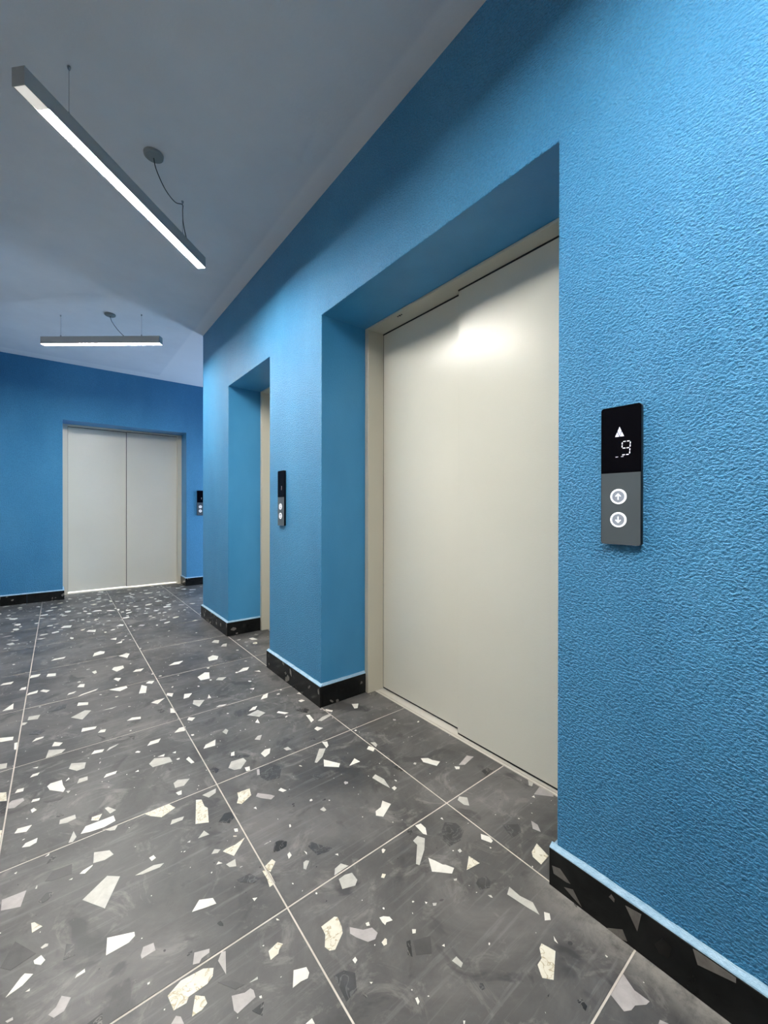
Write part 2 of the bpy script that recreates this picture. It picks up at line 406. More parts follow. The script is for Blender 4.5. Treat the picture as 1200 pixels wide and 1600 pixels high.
# outlines of the stone chips, metres on the floor (x,y) and on the near skirting (y,z)
CHIPS='''g 0.0484,1.3286 0.1058,1.3722 0.1337,1.3481 0.0924,1.2646
p -0.1169,1.4601 -0.0683,1.4558 -0.0774,1.4051 -0.116,1.423
c -0.0537,1.3333 -0.0475,1.331 -0.0317,1.306 -0.0509,1.302
w 0.0905,1.1743 0.1435,1.1496 0.143,1.1382 0.1295,1.1295 0.0846,1.1299
p 0.1475,1.0807 0.1546,1.0969 0.1754,1.0925 0.1759,1.0711 0.1477,1.0708
w -0.0877,1.1641 -0.0654,1.1929 -0.059,1.1977 -0.0446,1.185 -0.0616,1.1708
p -0.0174,1.07 -0.0047,1.0769 0.0044,1.0943 0.0197,1.0786 0.0081,1.0581 -0.0084,1.0569
w -0.045,1.2191 -0.0317,1.2234 -0.0243,1.2047 -0.0319,1.1975 -0.0433,1.2094
w 0.0273,1.1172 0.0309,1.1234 0.0453,1.1267 0.0455,1.1185
w 0.0459,1.4281 0.0635,1.4383 0.0766,1.4392 0.0745,1.4361 0.0572,1.4204
s -0.0302,1.4586 -0.0134,1.4862 0.0298,1.4818 0.029,1.4428 -0.013,1.448
s -0.1031,1.2468 -0.0811,1.3004 -0.0414,1.2354 -0.0845,1.226
k -0.0418,1.3948 -0.026,1.4134 -0.0093,1.403 -0.0223,1.3848 -0.0335,1.3827
k 0.0077,1.1793 0.0139,1.2179 0.0324,1.2009 0.0294,1.1748 0.0091,1.1782
k 0.0441,1.003 0.0693,1.006 0.0678,0.9841
c 0.1795,0.9549 0.2077,0.9678 0.2523,0.9619 0.2709,0.9491 0.2649,0.9339 0.251,0.9257 0.2141,0.9256 0.2074,0.9167 0.1838,0.9193
p 0.1753,0.8985 0.1856,0.9067 0.193,0.8992 0.1953,0.8826
w -0.056,1.1515 -0.0483,1.1535 -0.0489,1.1477
p -0.0842,1.11 -0.073,1.11 -0.0721,1.1036 -0.0809,1.1048
g 0.1673,1.3251 0.1932,1.3284 0.2136,1.3301 0.2385,1.3192 0.2268,1.3116 0.1837,1.3166
w 0.2655,1.1152 0.2884,1.1376 0.3179,1.1209 0.3206,1.0993 0.2939,1.1059
p 0.2454,1.0093 0.2754,0.9963 0.2724,0.9878 0.2553,0.9864 0.2483,0.9794 0.2361,0.9849
p 0.2832,0.9578 0.2952,0.9718 0.3031,0.9677 0.2888,0.9188
c 0.2252,0.9196 0.2401,0.9056 0.2412,0.8897 0.2288,0.8841 0.2107,0.8851
p 0.2852,0.8707 0.309,0.8591 0.3211,0.8593 0.3252,0.8517 0.3239,0.8374 0.2847,0.8328 0.2807,0.8428
k 0.3094,0.8189 0.3348,0.8187 0.3228,0.7975 0.3133,0.8117
c 0.3811,0.9056 0.4057,0.9106 0.414,0.8994 0.402,0.8934 0.397,0.8865 0.3776,0.8848
w 0.409,0.8331 0.4344,0.821 0.4341,0.8071 0.4262,0.7996 0.4116,0.8035 0.3927,0.8035
w 0.3853,0.7313 0.3996,0.7313 0.3998,0.7198
c 0.5051,0.8778 0.5432,0.8786 0.5491,0.8728 0.5446,0.8473 0.5385,0.8328 0.5043,0.8119 0.4928,0.818 0.488,0.8316 0.5035,0.8559
p 0.559,0.8334 0.5814,0.8073 0.6014,0.7982 0.6048,0.78 0.5913,0.772 0.5742,0.7778 0.559,0.8024 0.5515,0.8201
d 0.4731,0.7682 0.497,0.7631 0.5138,0.7436 0.4978,0.7143 0.4694,0.7115
k 0.5063,0.7056 0.5106,0.6913 0.5057,0.6904 0.5034,0.6988
w 0.5235,0.7686 0.5322,0.7702 0.5321,0.7618 0.5243,0.7588
w 0.5283,0.7095 0.5337,0.7052 0.5289,0.7045
w 0.631,0.8061 0.6403,0.8028 0.6522,0.7918 0.6522,0.7806 0.6371,0.7861 0.6308,0.7826 0.6293,0.7923
g 0.6043,0.9775 0.6166,0.9949 0.6392,0.999 0.6522,0.9786
g 0.608,0.9601 0.6282,0.961 0.6477,0.9539 0.6466,0.9262 0.6326,0.916 0.5996,0.9291
d 0.3854,1.1341 0.4204,1.1315 0.4358,1.1002 0.4199,1.0943 0.3898,1.1213
w 0.3996,1.0548 0.4103,1.049 0.4008,1.0443
s 0.2695,0.9148 0.295,0.8983 0.3141,0.8735 0.2949,0.8776
g 0.3237,0.8709 0.3415,0.871 0.3403,0.8661
w 0.3304,0.8337 0.335,0.8321 0.334,0.8272 0.3301,0.8295
w 0.5955,0.8167 0.6035,0.8143 0.6004,0.8054 0.5935,0.8093
w 0.8426,0.8352 0.874,0.8069 0.8852,0.7845 0.8671,0.7761 0.8276,0.8159
d 0.8965,0.7151 0.9134,0.7202 0.9357,0.71 0.9325,0.6926 0.9141,0.683 0.89,0.6963
g 0.9588,0.6516 0.9358,0.6424 0.9459,0.587 0.9528,0.5588 0.9692,0.5875 0.9585,0.6185
w 0.9686,0.5557 0.9759,0.5446 0.9629,0.5343 0.9502,0.5429
w 0.9323,0.5099 0.9242,0.4942 0.9235,0.503
c 0.881,0.5165 0.894,0.5188 0.9038,0.4895 0.8454,0.4621 0.8293,0.4799 0.8452,0.5001 0.8644,0.5015
g 0.7,0.6261 0.7145,0.6259 0.7156,0.6074 0.7055,0.6039
k 0.6461,0.7215 0.656,0.7182 0.6352,0.6882 0.6294,0.6972
s 0.6593,0.7133 0.6998,0.6949 0.6751,0.6651 0.6438,0.6857
w 0.7057,0.6627 0.7131,0.6614 0.709,0.6566
w 0.5857,0.626 0.5912,0.6245 0.589,0.6163 0.5826,0.6144
w 0.6758,0.7341 0.6834,0.728 0.6766,0.7219 0.6698,0.7259
g 0.7622,0.7495 0.7717,0.7431 0.7648,0.7393 0.7586,0.7431
w 0.7496,0.7651 0.7536,0.7591 0.7473,0.7586
k 0.8004,0.4551 0.8155,0.4546 0.8089,0.4527
w 0.6357,0.5384 0.639,0.5358 0.6342,0.533 0.6322,0.5346
g 0.8575,0.7616 0.8663,0.7577 0.8615,0.7534 0.8555,0.7569
g 0.8938,0.6729 0.9004,0.6676 0.8975,0.6603 0.894,0.6653
p 0.9154,0.3751 0.9399,0.3753 0.9781,0.374 0.9625,0.3443 0.9655,0.3165 0.954,0.3186 0.9343,0.3326 0.919,0.3345 0.9054,0.343
k 0.8477,0.4121 0.8598,0.4096 0.855,0.394 0.8443,0.3923
p 0.9373,0.2917 0.9472,0.292 0.9536,0.2787
w -0.0918,2.3621 -0.0793,2.3887 -0.0518,2.3864 -0.0543,2.3737
w -0.0227,2.2658 -0.0148,2.301 0.0137,2.2721 0.0016,2.251
g -0.0422,2.1737 -0.033,2.2398 0.0229,2.2043 0.0094,2.1816
w 0.106,2.0907 0.1182,2.1139 0.1521,2.1017 0.144,2.0819
g 0.1577,2.0782 0.1709,2.1016 0.2048,2.1111 0.1936,2.0985
w 0.2992,2.0147 0.3158,2.0432 0.3565,2.0427 0.3422,2.0144
g 0.031,2.0303 0.0392,2.0662 0.0859,2.0383 0.0795,1.9955 0.0552,1.9948
g 0.2841,1.8677 0.3074,1.896 0.3581,1.8667 0.3605,1.8269 0.292,1.8356
w 0.3198,1.8999 0.3471,1.9035 0.3409,1.8859
w 0.408,1.8093 0.4208,1.8197 0.4256,1.7885 0.4292,1.7656 0.4173,1.7659
w 0.1339,1.8791 0.1441,1.8997 0.1787,1.8967 0.172,1.8812
g 0.0536,1.9026 0.0607,1.9303 0.0867,1.9284 0.0856,1.9024
w -0.0334,1.9516 -0.0244,1.9646 0.0094,1.9629 0.012,1.9267 0.0187,1.8938 0.0126,1.8772 -0.0261,1.9208
w -0.086,2.0562 -0.0783,2.074 -0.058,2.0724 -0.0637,2.0563
w -0.1237,1.977 -0.1185,1.9974 -0.0999,1.9935 -0.101,1.9728
p -0.1366,1.8904 -0.138,1.9204 -0.1285,1.9326 -0.0986,1.926 -0.0948,1.9078 -0.119,1.8811
w -0.0753,1.8804 -0.0716,1.8944 -0.0521,1.889 -0.0539,1.8763
w -0.0748,1.8346 -0.0667,1.8395 -0.0586,1.8217 -0.0707,1.8146
w -0.1097,1.7333 -0.1033,1.7529 -0.068,1.745 -0.0805,1.7199
w -0.0874,1.6481 -0.0797,1.6623 -0.0517,1.6656 -0.0537,1.6455 -0.0695,1.639
g 0.001,1.6935 0.0031,1.7153 0.0431,1.7132 0.0446,1.6912 0.0215,1.6859
w 0.0543,1.6013 0.0678,1.6294 0.1434,1.6279 0.146,1.5974 0.114,1.5884 0.0765,1.5934
c 0.0835,1.6488 0.0864,1.6642 0.1139,1.6614 0.102,1.6341
g 0.1233,1.6866 0.1325,1.6879 0.1525,1.6539 0.1351,1.6464
g 0.0233,1.582 0.0369,1.629 0.0433,1.5956 0.0337,1.5782
g 0.1091,1.5798 0.1491,1.569 0.1402,1.5526 0.1287,1.5584
c 0.2275,1.5702 0.2992,1.5728 0.3128,1.5398 0.2676,1.5202 0.2395,1.5498
g 0.2837,1.4663 0.2922,1.4855 0.3268,1.4776 0.319,1.4642
g 0.0781,1.4467 0.0824,1.4903 0.1194,1.4703 0.1273,1.4459 0.1052,1.4389
w 0.0459,1.4281 0.0541,1.4358 0.0767,1.4411 0.0629,1.4256
w 0.2078,1.3664 0.2198,1.3688 0.2236,1.3538 0.2118,1.3493
g 0.3359,1.6805 0.3517,1.6909 0.3891,1.6705 0.3632,1.642 0.3348,1.6481
w 0.3314,1.6185 0.3502,1.6195 0.3453,1.5969 0.3353,1.5996
k -0.0281,1.5278 -0.0176,1.5505 -0.0047,1.5438 -0.0119,1.5286
k -0.0073,1.7414 0.0032,1.7494 0.0137,1.7338 0.0011,1.7348
s -0.0426,1.8574 0.0146,1.8463 0.0056,1.833 -0.0294,1.8439
k 0.2444,2.1561 0.2698,2.1359 0.2613,2.1022
c -0.166,2.0138 -0.1481,2.0028 -0.143,1.9441 -0.1654,1.9569
k -0.1696,1.9583 -0.1428,1.9409 -0.1391,1.869 -0.1627,1.8786
c -0.1487,1.7807 -0.1379,1.7721 -0.1379,1.6935 -0.143,1.6901
w -0.216,2.4972 -0.1585,2.4678 -0.1591,2.436 -0.2121,2.4514
g -0.1939,2.241 -0.1624,2.229 -0.1619,2.1898 -0.1902,2.1972
w -0.1515,2.3986 -0.141,2.3981 -0.1406,2.3297 -0.1486,2.336
w -0.0316,1.5617 -0.0215,1.57 -0.0232,1.5621
w 0.0201,1.9451 0.03,1.9641 0.0322,1.9529
w 0.233,1.8449 0.2447,1.8517 0.2447,1.8393
w -0.0802,2.125 -0.0632,2.1217 -0.0668,2.1118
w 0.0216,1.4235 0.0304,1.424 0.0278,1.4198
w -0.0985,1.5443 -0.0919,1.5468 -0.0942,1.5396
w 0.3739,1.8921 0.3881,1.8953 0.3837,1.8801
g 0.3092,1.3568 0.3187,1.3585 0.3161,1.3513
g 0.0217,1.8752 0.0331,1.8694 0.026,1.858
w 0.484,1.8411 0.4992,1.8665 0.5451,1.8817 0.5301,1.8344
g 0.6816,1.7733 0.6998,1.7864 0.7174,1.7839 0.6985,1.7551
w 0.6625,1.6558 0.6868,1.6726 0.7092,1.6666 0.6923,1.635 0.6661,1.6221
g 0.7527,1.6306 0.7729,1.6295 0.776,1.6018 0.7564,1.61
g 0.5256,1.6437 0.5475,1.6783 0.5939,1.6712 0.5977,1.6451 0.5621,1.6084 0.54,1.6171
w 0.5769,1.6054 0.5947,1.6015 0.5872,1.5759 0.5741,1.5801
p 0.6097,1.5643 0.6488,1.556 0.6481,1.5275 0.6332,1.5184 0.5983,1.5303
w 0.9062,1.5697 0.9257,1.5589 0.9145,1.5291 0.8984,1.5194
g 0.8105,1.4627 0.8713,1.5335 0.8939,1.5185 0.8536,1.4759 0.8156,1.4547
w 0.8485,1.4567 0.8868,1.3929 0.8707,1.3759 0.8269,1.417
w 0.9076,1.3569 0.9513,1.3845 0.9571,1.3529
w 1.0297,1.4047 1.0493,1.4175 1.0625,1.3891 1.0408,1.374
g 1.0713,1.4354 1.0879,1.4223 1.0839,1.4022 1.0687,1.3916
w 0.6264,1.4 0.6387,1.4065 0.6502,1.3811 0.6356,1.382
p 0.5506,1.4202 0.5616,1.4334 0.5945,1.3967 0.604,1.3809 0.5869,1.372 0.5609,1.4018
c 0.4857,1.4295 0.4995,1.4536 0.5048,1.4807 0.5479,1.4754 0.5396,1.4372 0.4974,1.4153
g 0.4027,1.5461 0.4514,1.5521 0.4436,1.5293 0.4171,1.5191
c 0.3484,1.4191 0.3784,1.5347 0.3943,1.5241 0.3932,1.4836 0.3997,1.4688 0.3842,1.3992
k 0.4088,1.3796 0.4386,1.4097 0.4575,1.4021 0.4556,1.3689 0.4364,1.3534
k 0.4642,1.6798 0.4816,1.6876 0.4969,1.6564 0.4767,1.6391
g 0.3395,1.3522 0.3623,1.3726 0.3713,1.3468
c 0.3847,1.2542 0.3961,1.2576 0.4218,1.2558 0.4545,1.2646 0.4053,1.2177
g 0.3554,1.266 0.3672,1.2784 0.3812,1.2658 0.3706,1.2582
g 0.3779,1.2028 0.4045,1.2043 0.3989,1.178 0.383,1.1874
w 0.3555,1.2193 0.3635,1.2265 0.3709,1.2138
k 0.5,1.1567 0.5213,1.1881 0.536,1.1881 0.5516,1.1679 0.5418,1.1529 0.5178,1.1512
d 0.5933,1.1119 0.609,1.1207 0.6249,1.0943 0.6475,1.0614 0.6364,1.0569 0.6006,1.0659
w 0.5316,1.1244 0.5405,1.1281 0.5404,1.1138 0.5281,1.1074
g 0.5465,1.0507 0.5563,1.0697 0.5649,1.0712 0.572,1.0641 0.551,1.0438
w 0.5762,1.1048 0.5802,1.0943 0.5765,1.0872
w 0.6422,1.0364 0.6508,1.0331 0.648,1.0261
c 0.4602,1.126 0.489,1.1371 0.4937,1.1229 0.4683,1.0998
c 0.4516,1.1164 0.4635,1.1134 0.4662,1.095 0.4646,1.0587 0.4478,1.057 0.4522,1.084
g 0.6978,1.2223 0.7137,1.2259 0.7142,1.2074 0.704,1.2061
k 0.6347,1.3061 0.643,1.3045 0.6361,1.2905 0.6305,1.2949
k 0.8767,1.6216 0.9012,1.615 0.8932,1.6005
k 0.8667,1.5671 0.8823,1.5669 0.8745,1.5488
d 0.5485,1.7113 0.5859,1.7053 0.6243,1.672 0.6113,1.6642
w 0.5672,1.7386 0.5807,1.7394 0.5714,1.7112 0.5588,1.717
w 0.523,1.3707 0.5318,1.3715 0.5294,1.3581
w 0.5857,1.2261 0.5899,1.2254 0.588,1.2157 0.5819,1.2147
w 0.4908,1.201 0.5085,1.2006 0.4989,1.2021
w 0.4397,1.3211 0.4494,1.3151 0.4461,1.3011 0.4377,1.3061
d 0.6208,1.568 0.6679,1.5694 0.6924,1.5175 0.661,1.4627 0.6154,1.4756 0.6029,1.5147
d 0.7585,1.4091 0.7875,1.3921 0.7902,1.36 0.7642,1.3631
w 1.1654,1.2145 1.1902,1.1976 1.1939,1.1782 1.2119,1.1505 1.1816,1.1392 1.1562,1.1908
p 1.2562,1.089 1.3294,1.1092 1.3444,1.0861 1.2748,1.0742
w 1.2344,1.0933 1.2494,1.0789 1.2374,1.0693 1.2257,1.0773
g 0.9361,1.2417 0.9572,1.2512 0.9665,1.2082 0.9532,1.1566 0.945,1.1909
w 0.9582,1.1526 0.9728,1.1543 0.973,1.1408 0.9579,1.1366
w 0.8423,1.098 0.8674,1.1018 0.8908,1.1224 0.9043,1.0919 0.8467,1.0625 0.8309,1.0814
g 1.1012,0.9602 1.1191,0.9684 1.1371,0.9469 1.1122,0.9168 1.1008,0.9307
w 0.9046,0.9683 0.9249,0.9633 0.924,0.9401 0.9078,0.9178 0.9013,0.9277
g 0.8582,0.9279 0.8818,0.9328 0.893,0.912 0.8626,0.8829 0.8139,0.8527 0.8088,0.8621 0.8576,0.9092
d 0.9572,0.9012 0.9898,0.9177 1.016,0.8925 1.0134,0.8566 0.9763,0.8379 0.9311,0.8433 0.9334,0.872
c 0.9499,0.7845 0.9554,0.7489 0.9083,0.7576
w 0.8513,0.8545 0.8601,0.835 0.8685,0.8112 0.8478,0.7979 0.8272,0.8156
w 1.0441,0.8142 1.0565,0.7898 1.0516,0.7741 1.0412,0.7724 1.0286,0.8002
d 1.1292,0.7939 1.1771,0.7602 1.1512,0.7388 1.1092,0.7416 1.1161,0.7667
p 1.2181,0.7449 1.219,0.7225 1.1999,0.7 1.1917,0.7231
c 1.1087,0.6762 1.149,0.6836 1.1349,0.6373 1.0912,0.6354 1.096,0.6648
g 1.3914,0.8647 1.3957,0.844 1.371,0.8356 1.3672,0.8464
p 1.3381,0.8078 1.3879,0.8166 1.4032,0.7719 1.3821,0.7573
w 1.3207,0.8061 1.3333,0.8043 1.3247,0.7947
k 1.2954,1.007 1.3279,1.0088 1.3453,0.9798 1.2905,0.9803
k 1.0411,1.2405 1.0647,1.2437 1.0629,1.1979 1.0461,1.2026
k 0.8669,0.9689 0.8857,0.9706 0.8799,0.9545 0.867,0.9501
g 0.9391,0.8184 0.9491,0.8177 0.947,0.8084 0.9374,0.8088
w 0.9909,0.9388 0.9981,0.9376 0.9941,0.9274
w 0.0124,4.4465 0.0365,4.5056 0.0914,4.4869 0.079,4.4117
w 0.1801,4.182 0.1982,4.2241 0.2462,4.1977 0.2366,4.1263
w 0.1847,3.4587 0.1978,3.5315 0.2318,3.5538 0.2582,3.5246 0.2501,3.478
w -0.0392,3.5343 -0.0226,3.5657 0.0375,3.5675 0.0285,3.5364
w -0.0584,3.2185 -0.0516,3.2681 -0.013,3.2499 -0.0143,3.1987
w -0.137,3.2511 -0.1317,3.3008 -0.0865,3.2957 -0.0966,3.2548
w 0.2652,3.1031 0.2767,3.1371 0.329,3.1364 0.3281,3.0863 0.2854,3.0451
w 0.3268,3.3578 0.375,3.3913 0.3914,3.3661 0.3673,3.2796
w 0.3633,2.9771 0.3846,3.0085 0.4278,3.0007 0.4045,2.9604
w 0.2578,2.9236 0.2711,2.9366 0.2951,2.9147 0.277,2.871
w 0.225,2.7658 0.237,2.7744 0.3057,2.7651 0.308,2.7366 0.269,2.7103
w 0.3474,2.6104 0.3764,2.7254 0.3975,2.687 0.3795,2.5974
w 0.4003,2.7394 0.4181,2.7591 0.4453,2.7461 0.4271,2.7099
w 0.3821,2.448 0.4066,2.4605 0.4489,2.462 0.4058,2.4112
w 0.0827,2.9231 0.0972,2.9603 0.1193,2.9483 0.1135,2.8987
w 0.082,2.7769 0.0988,2.7952 0.1769,2.8273 0.1644,2.806
w -0.1382,2.9636 -0.1297,2.9962 -0.0907,3.0083 -0.0937,2.9727
w -0.2226,2.8131 -0.2044,2.8515 -0.1853,2.8868 -0.1821,2.8081
g -0.118,2.6171 -0.1151,2.6572 -0.0715,2.6484 -0.0803,2.6005
w 0.0748,2.6473 0.0814,2.6865 0.1225,2.6584 0.1197,2.6271
g 0.0467,2.5191 0.1037,2.5646 0.1291,2.5444 0.0901,2.4615
w 0.2577,2.3133 0.2812,2.3329 0.3162,2.315 0.3131,2.2922
w 0.081,2.3278 0.0865,2.3633 0.1402,2.342 0.1329,2.3212
w 0.1403,2.2722 0.1525,2.2934 0.1721,2.2848 0.1655,2.2607
g -0.1371,2.5711 -0.1358,2.6012 -0.1169,2.5918 -0.1257,2.5711
d -0.0295,2.6496 -0.0012,2.7011 0.0384,2.7206 0.0277,2.6565
d -0.1062,2.4511 -0.085,2.4767 -0.0474,2.4469 -0.072,2.4206
k 0.1348,2.2514 0.164,2.2004 0.1573,2.1896
w 0.4387,2.2678 0.4482,2.3166 0.4642,2.3039 0.4607,2.2503
w 0.4141,2.0549 0.4407,2.0857 0.4675,2.0823 0.4552,2.0427
w -0.2653,3.2258 -0.2538,3.2523 -0.2085,3.25 -0.2166,3.2145
w -0.1738,3.0742 -0.1654,3.1066 -0.1449,3.1089 -0.1463,3.0653
w -0.0819,2.9885 -0.0685,3.0036 -0.0386,2.967 -0.0535,2.9458
w -0.1335,4.1832 -0.0805,4.1812 -0.1042,4.16
w 0.0366,2.8323 0.0439,2.8561 0.0781,2.8617 0.0647,2.8396
g 0.1736,2.5091 0.2355,2.5133 0.2134,2.4986
k 0.3898,2.3376 0.4122,2.3409 0.4247,2.2892 0.3979,2.3002
w 0.1633,3.1355 0.1847,3.1506 0.1859,3.1018 0.173,3.0901
w 0.3167,3.8272 0.3602,3.8429 0.3488,3.7772
w 0.3398,3.6794 0.3854,3.7239 0.3748,3.6704
w 0.8026,2.9427 0.8419,2.9697 0.8659,2.9233 0.8417,2.8664 0.7884,2.8718
w 0.6606,2.6428 0.7144,2.6893 0.7364,2.672 0.7123,2.5781 0.6633,2.582
g 0.7357,2.5304 0.7575,2.5571 0.7977,2.5342 0.7643,2.502
w 0.8694,2.5602 0.9277,2.6114 0.9623,2.6008 0.9357,2.5622
w 0.5617,2.9521 0.6025,2.9901 0.6551,2.9846 0.6211,2.9398
w 0.526,2.3891 0.543,2.4479 0.5787,2.432 0.5529,2.3914
w 0.4627,2.4944 0.4714,2.5196 0.4974,2.4965 0.4827,2.4543
g 0.5504,2.2965 0.5643,2.3377 0.6109,2.3054 0.5688,2.2445
w 0.6295,2.3141 0.6478,2.3598 0.646,2.3081
w 0.4877,2.1402 0.5001,2.1631 0.524,2.1403 0.504,2.1178
w 0.8493,2.1233 0.8792,2.1641 0.91,2.1718 0.8851,2.1232
w 0.753,2.0391 0.7843,2.0672 0.8076,2.066 0.7845,2.0349
g 0.7322,2.0047 0.7929,2.0241 0.812,1.9717 0.7729,1.9525
w 0.8573,1.9357 0.8704,1.9459 0.9033,1.8992 0.8833,1.8988
w 0.9614,1.8229 0.9766,1.8148 0.9694,1.7579 0.9484,1.7463
g 0.9798,1.7402 1.0171,1.7588 1.0691,1.7616 1.0563,1.7435 0.9934,1.7256
k 0.944,1.898 0.985,1.9079 1.0002,1.8638 0.9755,1.8378
w 0.9326,1.6864 0.9503,1.6954 0.9683,1.6669 0.9355,1.6615
w 0.7377,1.9135 0.7592,1.9381 0.7518,1.8931
g 0.5881,1.9252 0.6083,1.9438 0.6138,1.922 0.5962,1.8935
g 0.6831,1.7753 0.7023,1.7926 0.7211,1.7893 0.7009,1.7612
w 0.6354,2.1852 0.6546,2.1961 0.6905,2.1854 0.6721,2.1735
g 0.9418,3.1213 0.9726,3.165 0.9979,3.1589 0.9744,3.0955
g 0.9151,3.2572 0.9483,3.3031 0.974,3.2681 0.9497,3.2063
w 1.1723,3.1756 1.2044,3.1755 1.2183,3.1044 1.1777,3.1217
w 0.9649,2.5164 0.9934,2.51 0.9916,2.4793
w 0.8497,2.2887 0.8749,2.2818 0.8637,2.2645
w 1.204,1.7781 1.2337,1.759 1.2038,1.7236 1.188,1.7297
w 1.0524,1.8119 1.0719,1.8133 1.0906,1.7816 1.0789,1.7701
w 1.001,1.9845 1.0211,1.9871 1.0294,1.9665 1.0043,1.9635
w 1.0328,2.067 1.0504,2.073 1.0491,2.0416'''
SKIRT='''p 0.5799,0.057 0.5573,0.064 0.5288,0.0437 0.5395,0.0401 0.5753,0.0384
p 0.5461,0.0226 0.5223,0.0337 0.4993,0.0052 0.5223,0.0127
p 0.4332,0.0815 0.4277,0.0915 0.4203,0.0853 0.421,0.077
g 0.3961,0.0883 0.3621,0.094 0.3703,0.0477
p 0.4367,0.0022 0.4022,0.0262 0.3917,0.0063 0.4237,-0.0068
g 0.2643,0.0974 0.2213,0.1044 0.1937,0.1063 0.1937,0.0888 0.2559,0.0707
k 0.3354,0.0478 0.3199,0.0752 0.3017,0.0691 0.3076,0.0393 0.326,0.0342'''
# ------------------------------------------------------------------ floor: grout bed, tiles, stone chips
bm = bmesh.new(); box(bm, LX - 0.15, EX + 0.2, BYK - 0.15, 6.85, -0.06, -0.0008)
floor = struct(link('floor', bm, 'grout'), 'charcoal terrazzo tile floor with pale grout joints')
HG = 0.0020
SILLX, SILLY = 1.394, 6.095
def clip(poly, x0, x1, y0, y1):
    def cut(ps, ins, inter):
        out = []
        for i in range(len(ps)):
            a, b = ps[i - 1], ps[i]
            if ins(b):
                if not ins(a): out.append(inter(a, b))
                out.append(b)
            elif ins(a): out.append(inter(a, b))
        return out
    for ax, val, sg in ((0, x0, 1), (0, x1, -1), (1, y0, 1), (1, y1, -1)):
        if not poly: return poly
        def inter(a, b, ax=ax, val=val):
            t = (val - a[ax]) / (b[ax] - a[ax]); return (a[0] + (b[0] - a[0]) * t, a[1] + (b[1] - a[1]) * t)
        poly = cut(poly, lambda p, ax=ax, val=val, sg=sg: (p[ax] - val) * sg >= 0, inter)
    return poly
def area(p): return 0.5 * abs(sum(p[i - 1][0] * p[i][1] - p[i][0] * p[i - 1][1] for i in range(len(p))))

traced = []
for line in CHIPS.strip().split('\n'):
    k, *ps = line.split(); traced.append((k, [tuple(map(float, q.split(','))) for q in ps]))
cents = [(sum(p[0] for p in P) / len(P), sum(p[1] for p in P) / len(P), math.sqrt(area(P)) * 0.8) for _, P in traced]

def add_chip(bm, P, mi, z=0.00035):
    if area(P) < 1e-6: return
    try: fs = prism(bm, P, lambda p, t: (p[0], p[1], t), -0.001, z)
    except ValueError: return
    for f in fs: f.material_index = mi

def rnd_poly(cx, cy, s):
    n = random.randint(4, 6); e = random.uniform(0.38, 0.95); a0 = random.uniform(0, math.pi)
    # cream side stones are long splinters of random direction
    pts = []
    for k in range(n):
        t = 2 * math.pi * (k + random.uniform(-0.33, 0.33)) / n
        r = random.uniform(0.75, 1.15)
        x, y = s * r * math.cos(t), s * e * r * math.sin(t)
        pts.append((cx + x * math.cos(a0) - y * math.sin(a0), cy + x * math.sin(a0) + y * math.cos(a0)))
    return pts

KEYS = ['w', 'c', 'g', 'p', 'd', 'k', 's']
CM = ['chip_' + k for k in KEYS]
tile_mesh = {}
CHIP_Z = [0.0003]
def lay_tile(x0, x1, y0, y1, is_traced):
    key = (round(x1 - x0, 4), round(y1 - y0, 4))
    cx, cy = (x0 + x1) / 2, (y0 + y1) / 2
    if key not in tile_mesh:
        bm = bmesh.new(); w, h = key[0] / 2, key[1] / 2
        c = 0.0008; rings = []
        for d, z in ((0, -0.012), (0, -c), (c, 0)):
            rings.append([bm.verts.new(q) for q in ((-w + d, -h + d, z), (w - d, -h + d, z), (w - d, h - d, z), (-w + d, h - d, z))])
        for a, b in zip(rings, rings[1:]):
            for k in range(4): bm.faces.new((a[k], a[(k + 1) % 4], b[(k + 1) % 4], b[k]))
        bm.faces.new(rings[-1])
        o = link('tile', bm, 'tile', floor); tile_mesh[key] = o.data
    else:
        o = bpy.data.objects.new('tile', tile_mesh[key]); COL.objects.link(o); o.parent = floor
    o.location = (cx, cy, 0)
    def sub(P): return [(p[0] - cx, p[1] - cy) for p in P]
    for k, P in traced:
        mx_, my_ = sum(p[0] for p in P) / len(P), sum(p[1] for p in P) / len(P)
        Q = clip(P, x0 + .0008, x1 - .0008, y0 + .0008, y1 - .0008)
        if len(Q) < 3 or area(Q) < 6e-6: continue
        bm = bmesh.new(); add_chip(bm, sub(Q), 0, CHIP_Z[0]); CHIP_Z[0] += 1.5e-6
        link('stone_chip', bm, 'chip_' + k, o)
    bm = bmesh.new(); full = (x1 - x0) * (y1 - y0) / (T * T)
    nb, ns, nt_ = (0, 9, 44) if is_traced else (15, 22, 34)
    if y0 > 3.9 and x1 < 1.1: nb, ns, nt_ = 34, 40, 20
    placed = []
    far_ = y0 > 3.9
    for cnt, smin, smax in ((nb, .020 if far_ else .016, .050 if far_ else .036), (ns, .006, .013), (nt_, .0016, .0038)):
        for _ in range(int(cnt * full)):
            s = smin + (smax - smin) * random.random() ** 1.7
            px, py = random.uniform(x0, x1), random.uniform(y0, y1)
            if any((px - a) ** 2 + (py - b) ** 2 < (s + r + .003) ** 2 for a, b, r in cents + placed): continue
            P = clip(rnd_poly(px, py, s), x0 + .0008, x1 - .0008, y0 + .0008, y1 - .0008)
            if len(P) < 3: continue
            placed.append((px, py, s))
            kk = random.choices(range(7), (50, 8, 18, 7, 6, 6, 5) if smin > .005 else (60, 0, 12, 0, 6, 22, 0))[0]
            add_chip(bm, sub(P), kk, 0.00026)
    c = link('small_stone_chips', bm, CM, o); c['kind'] = 'stuff'

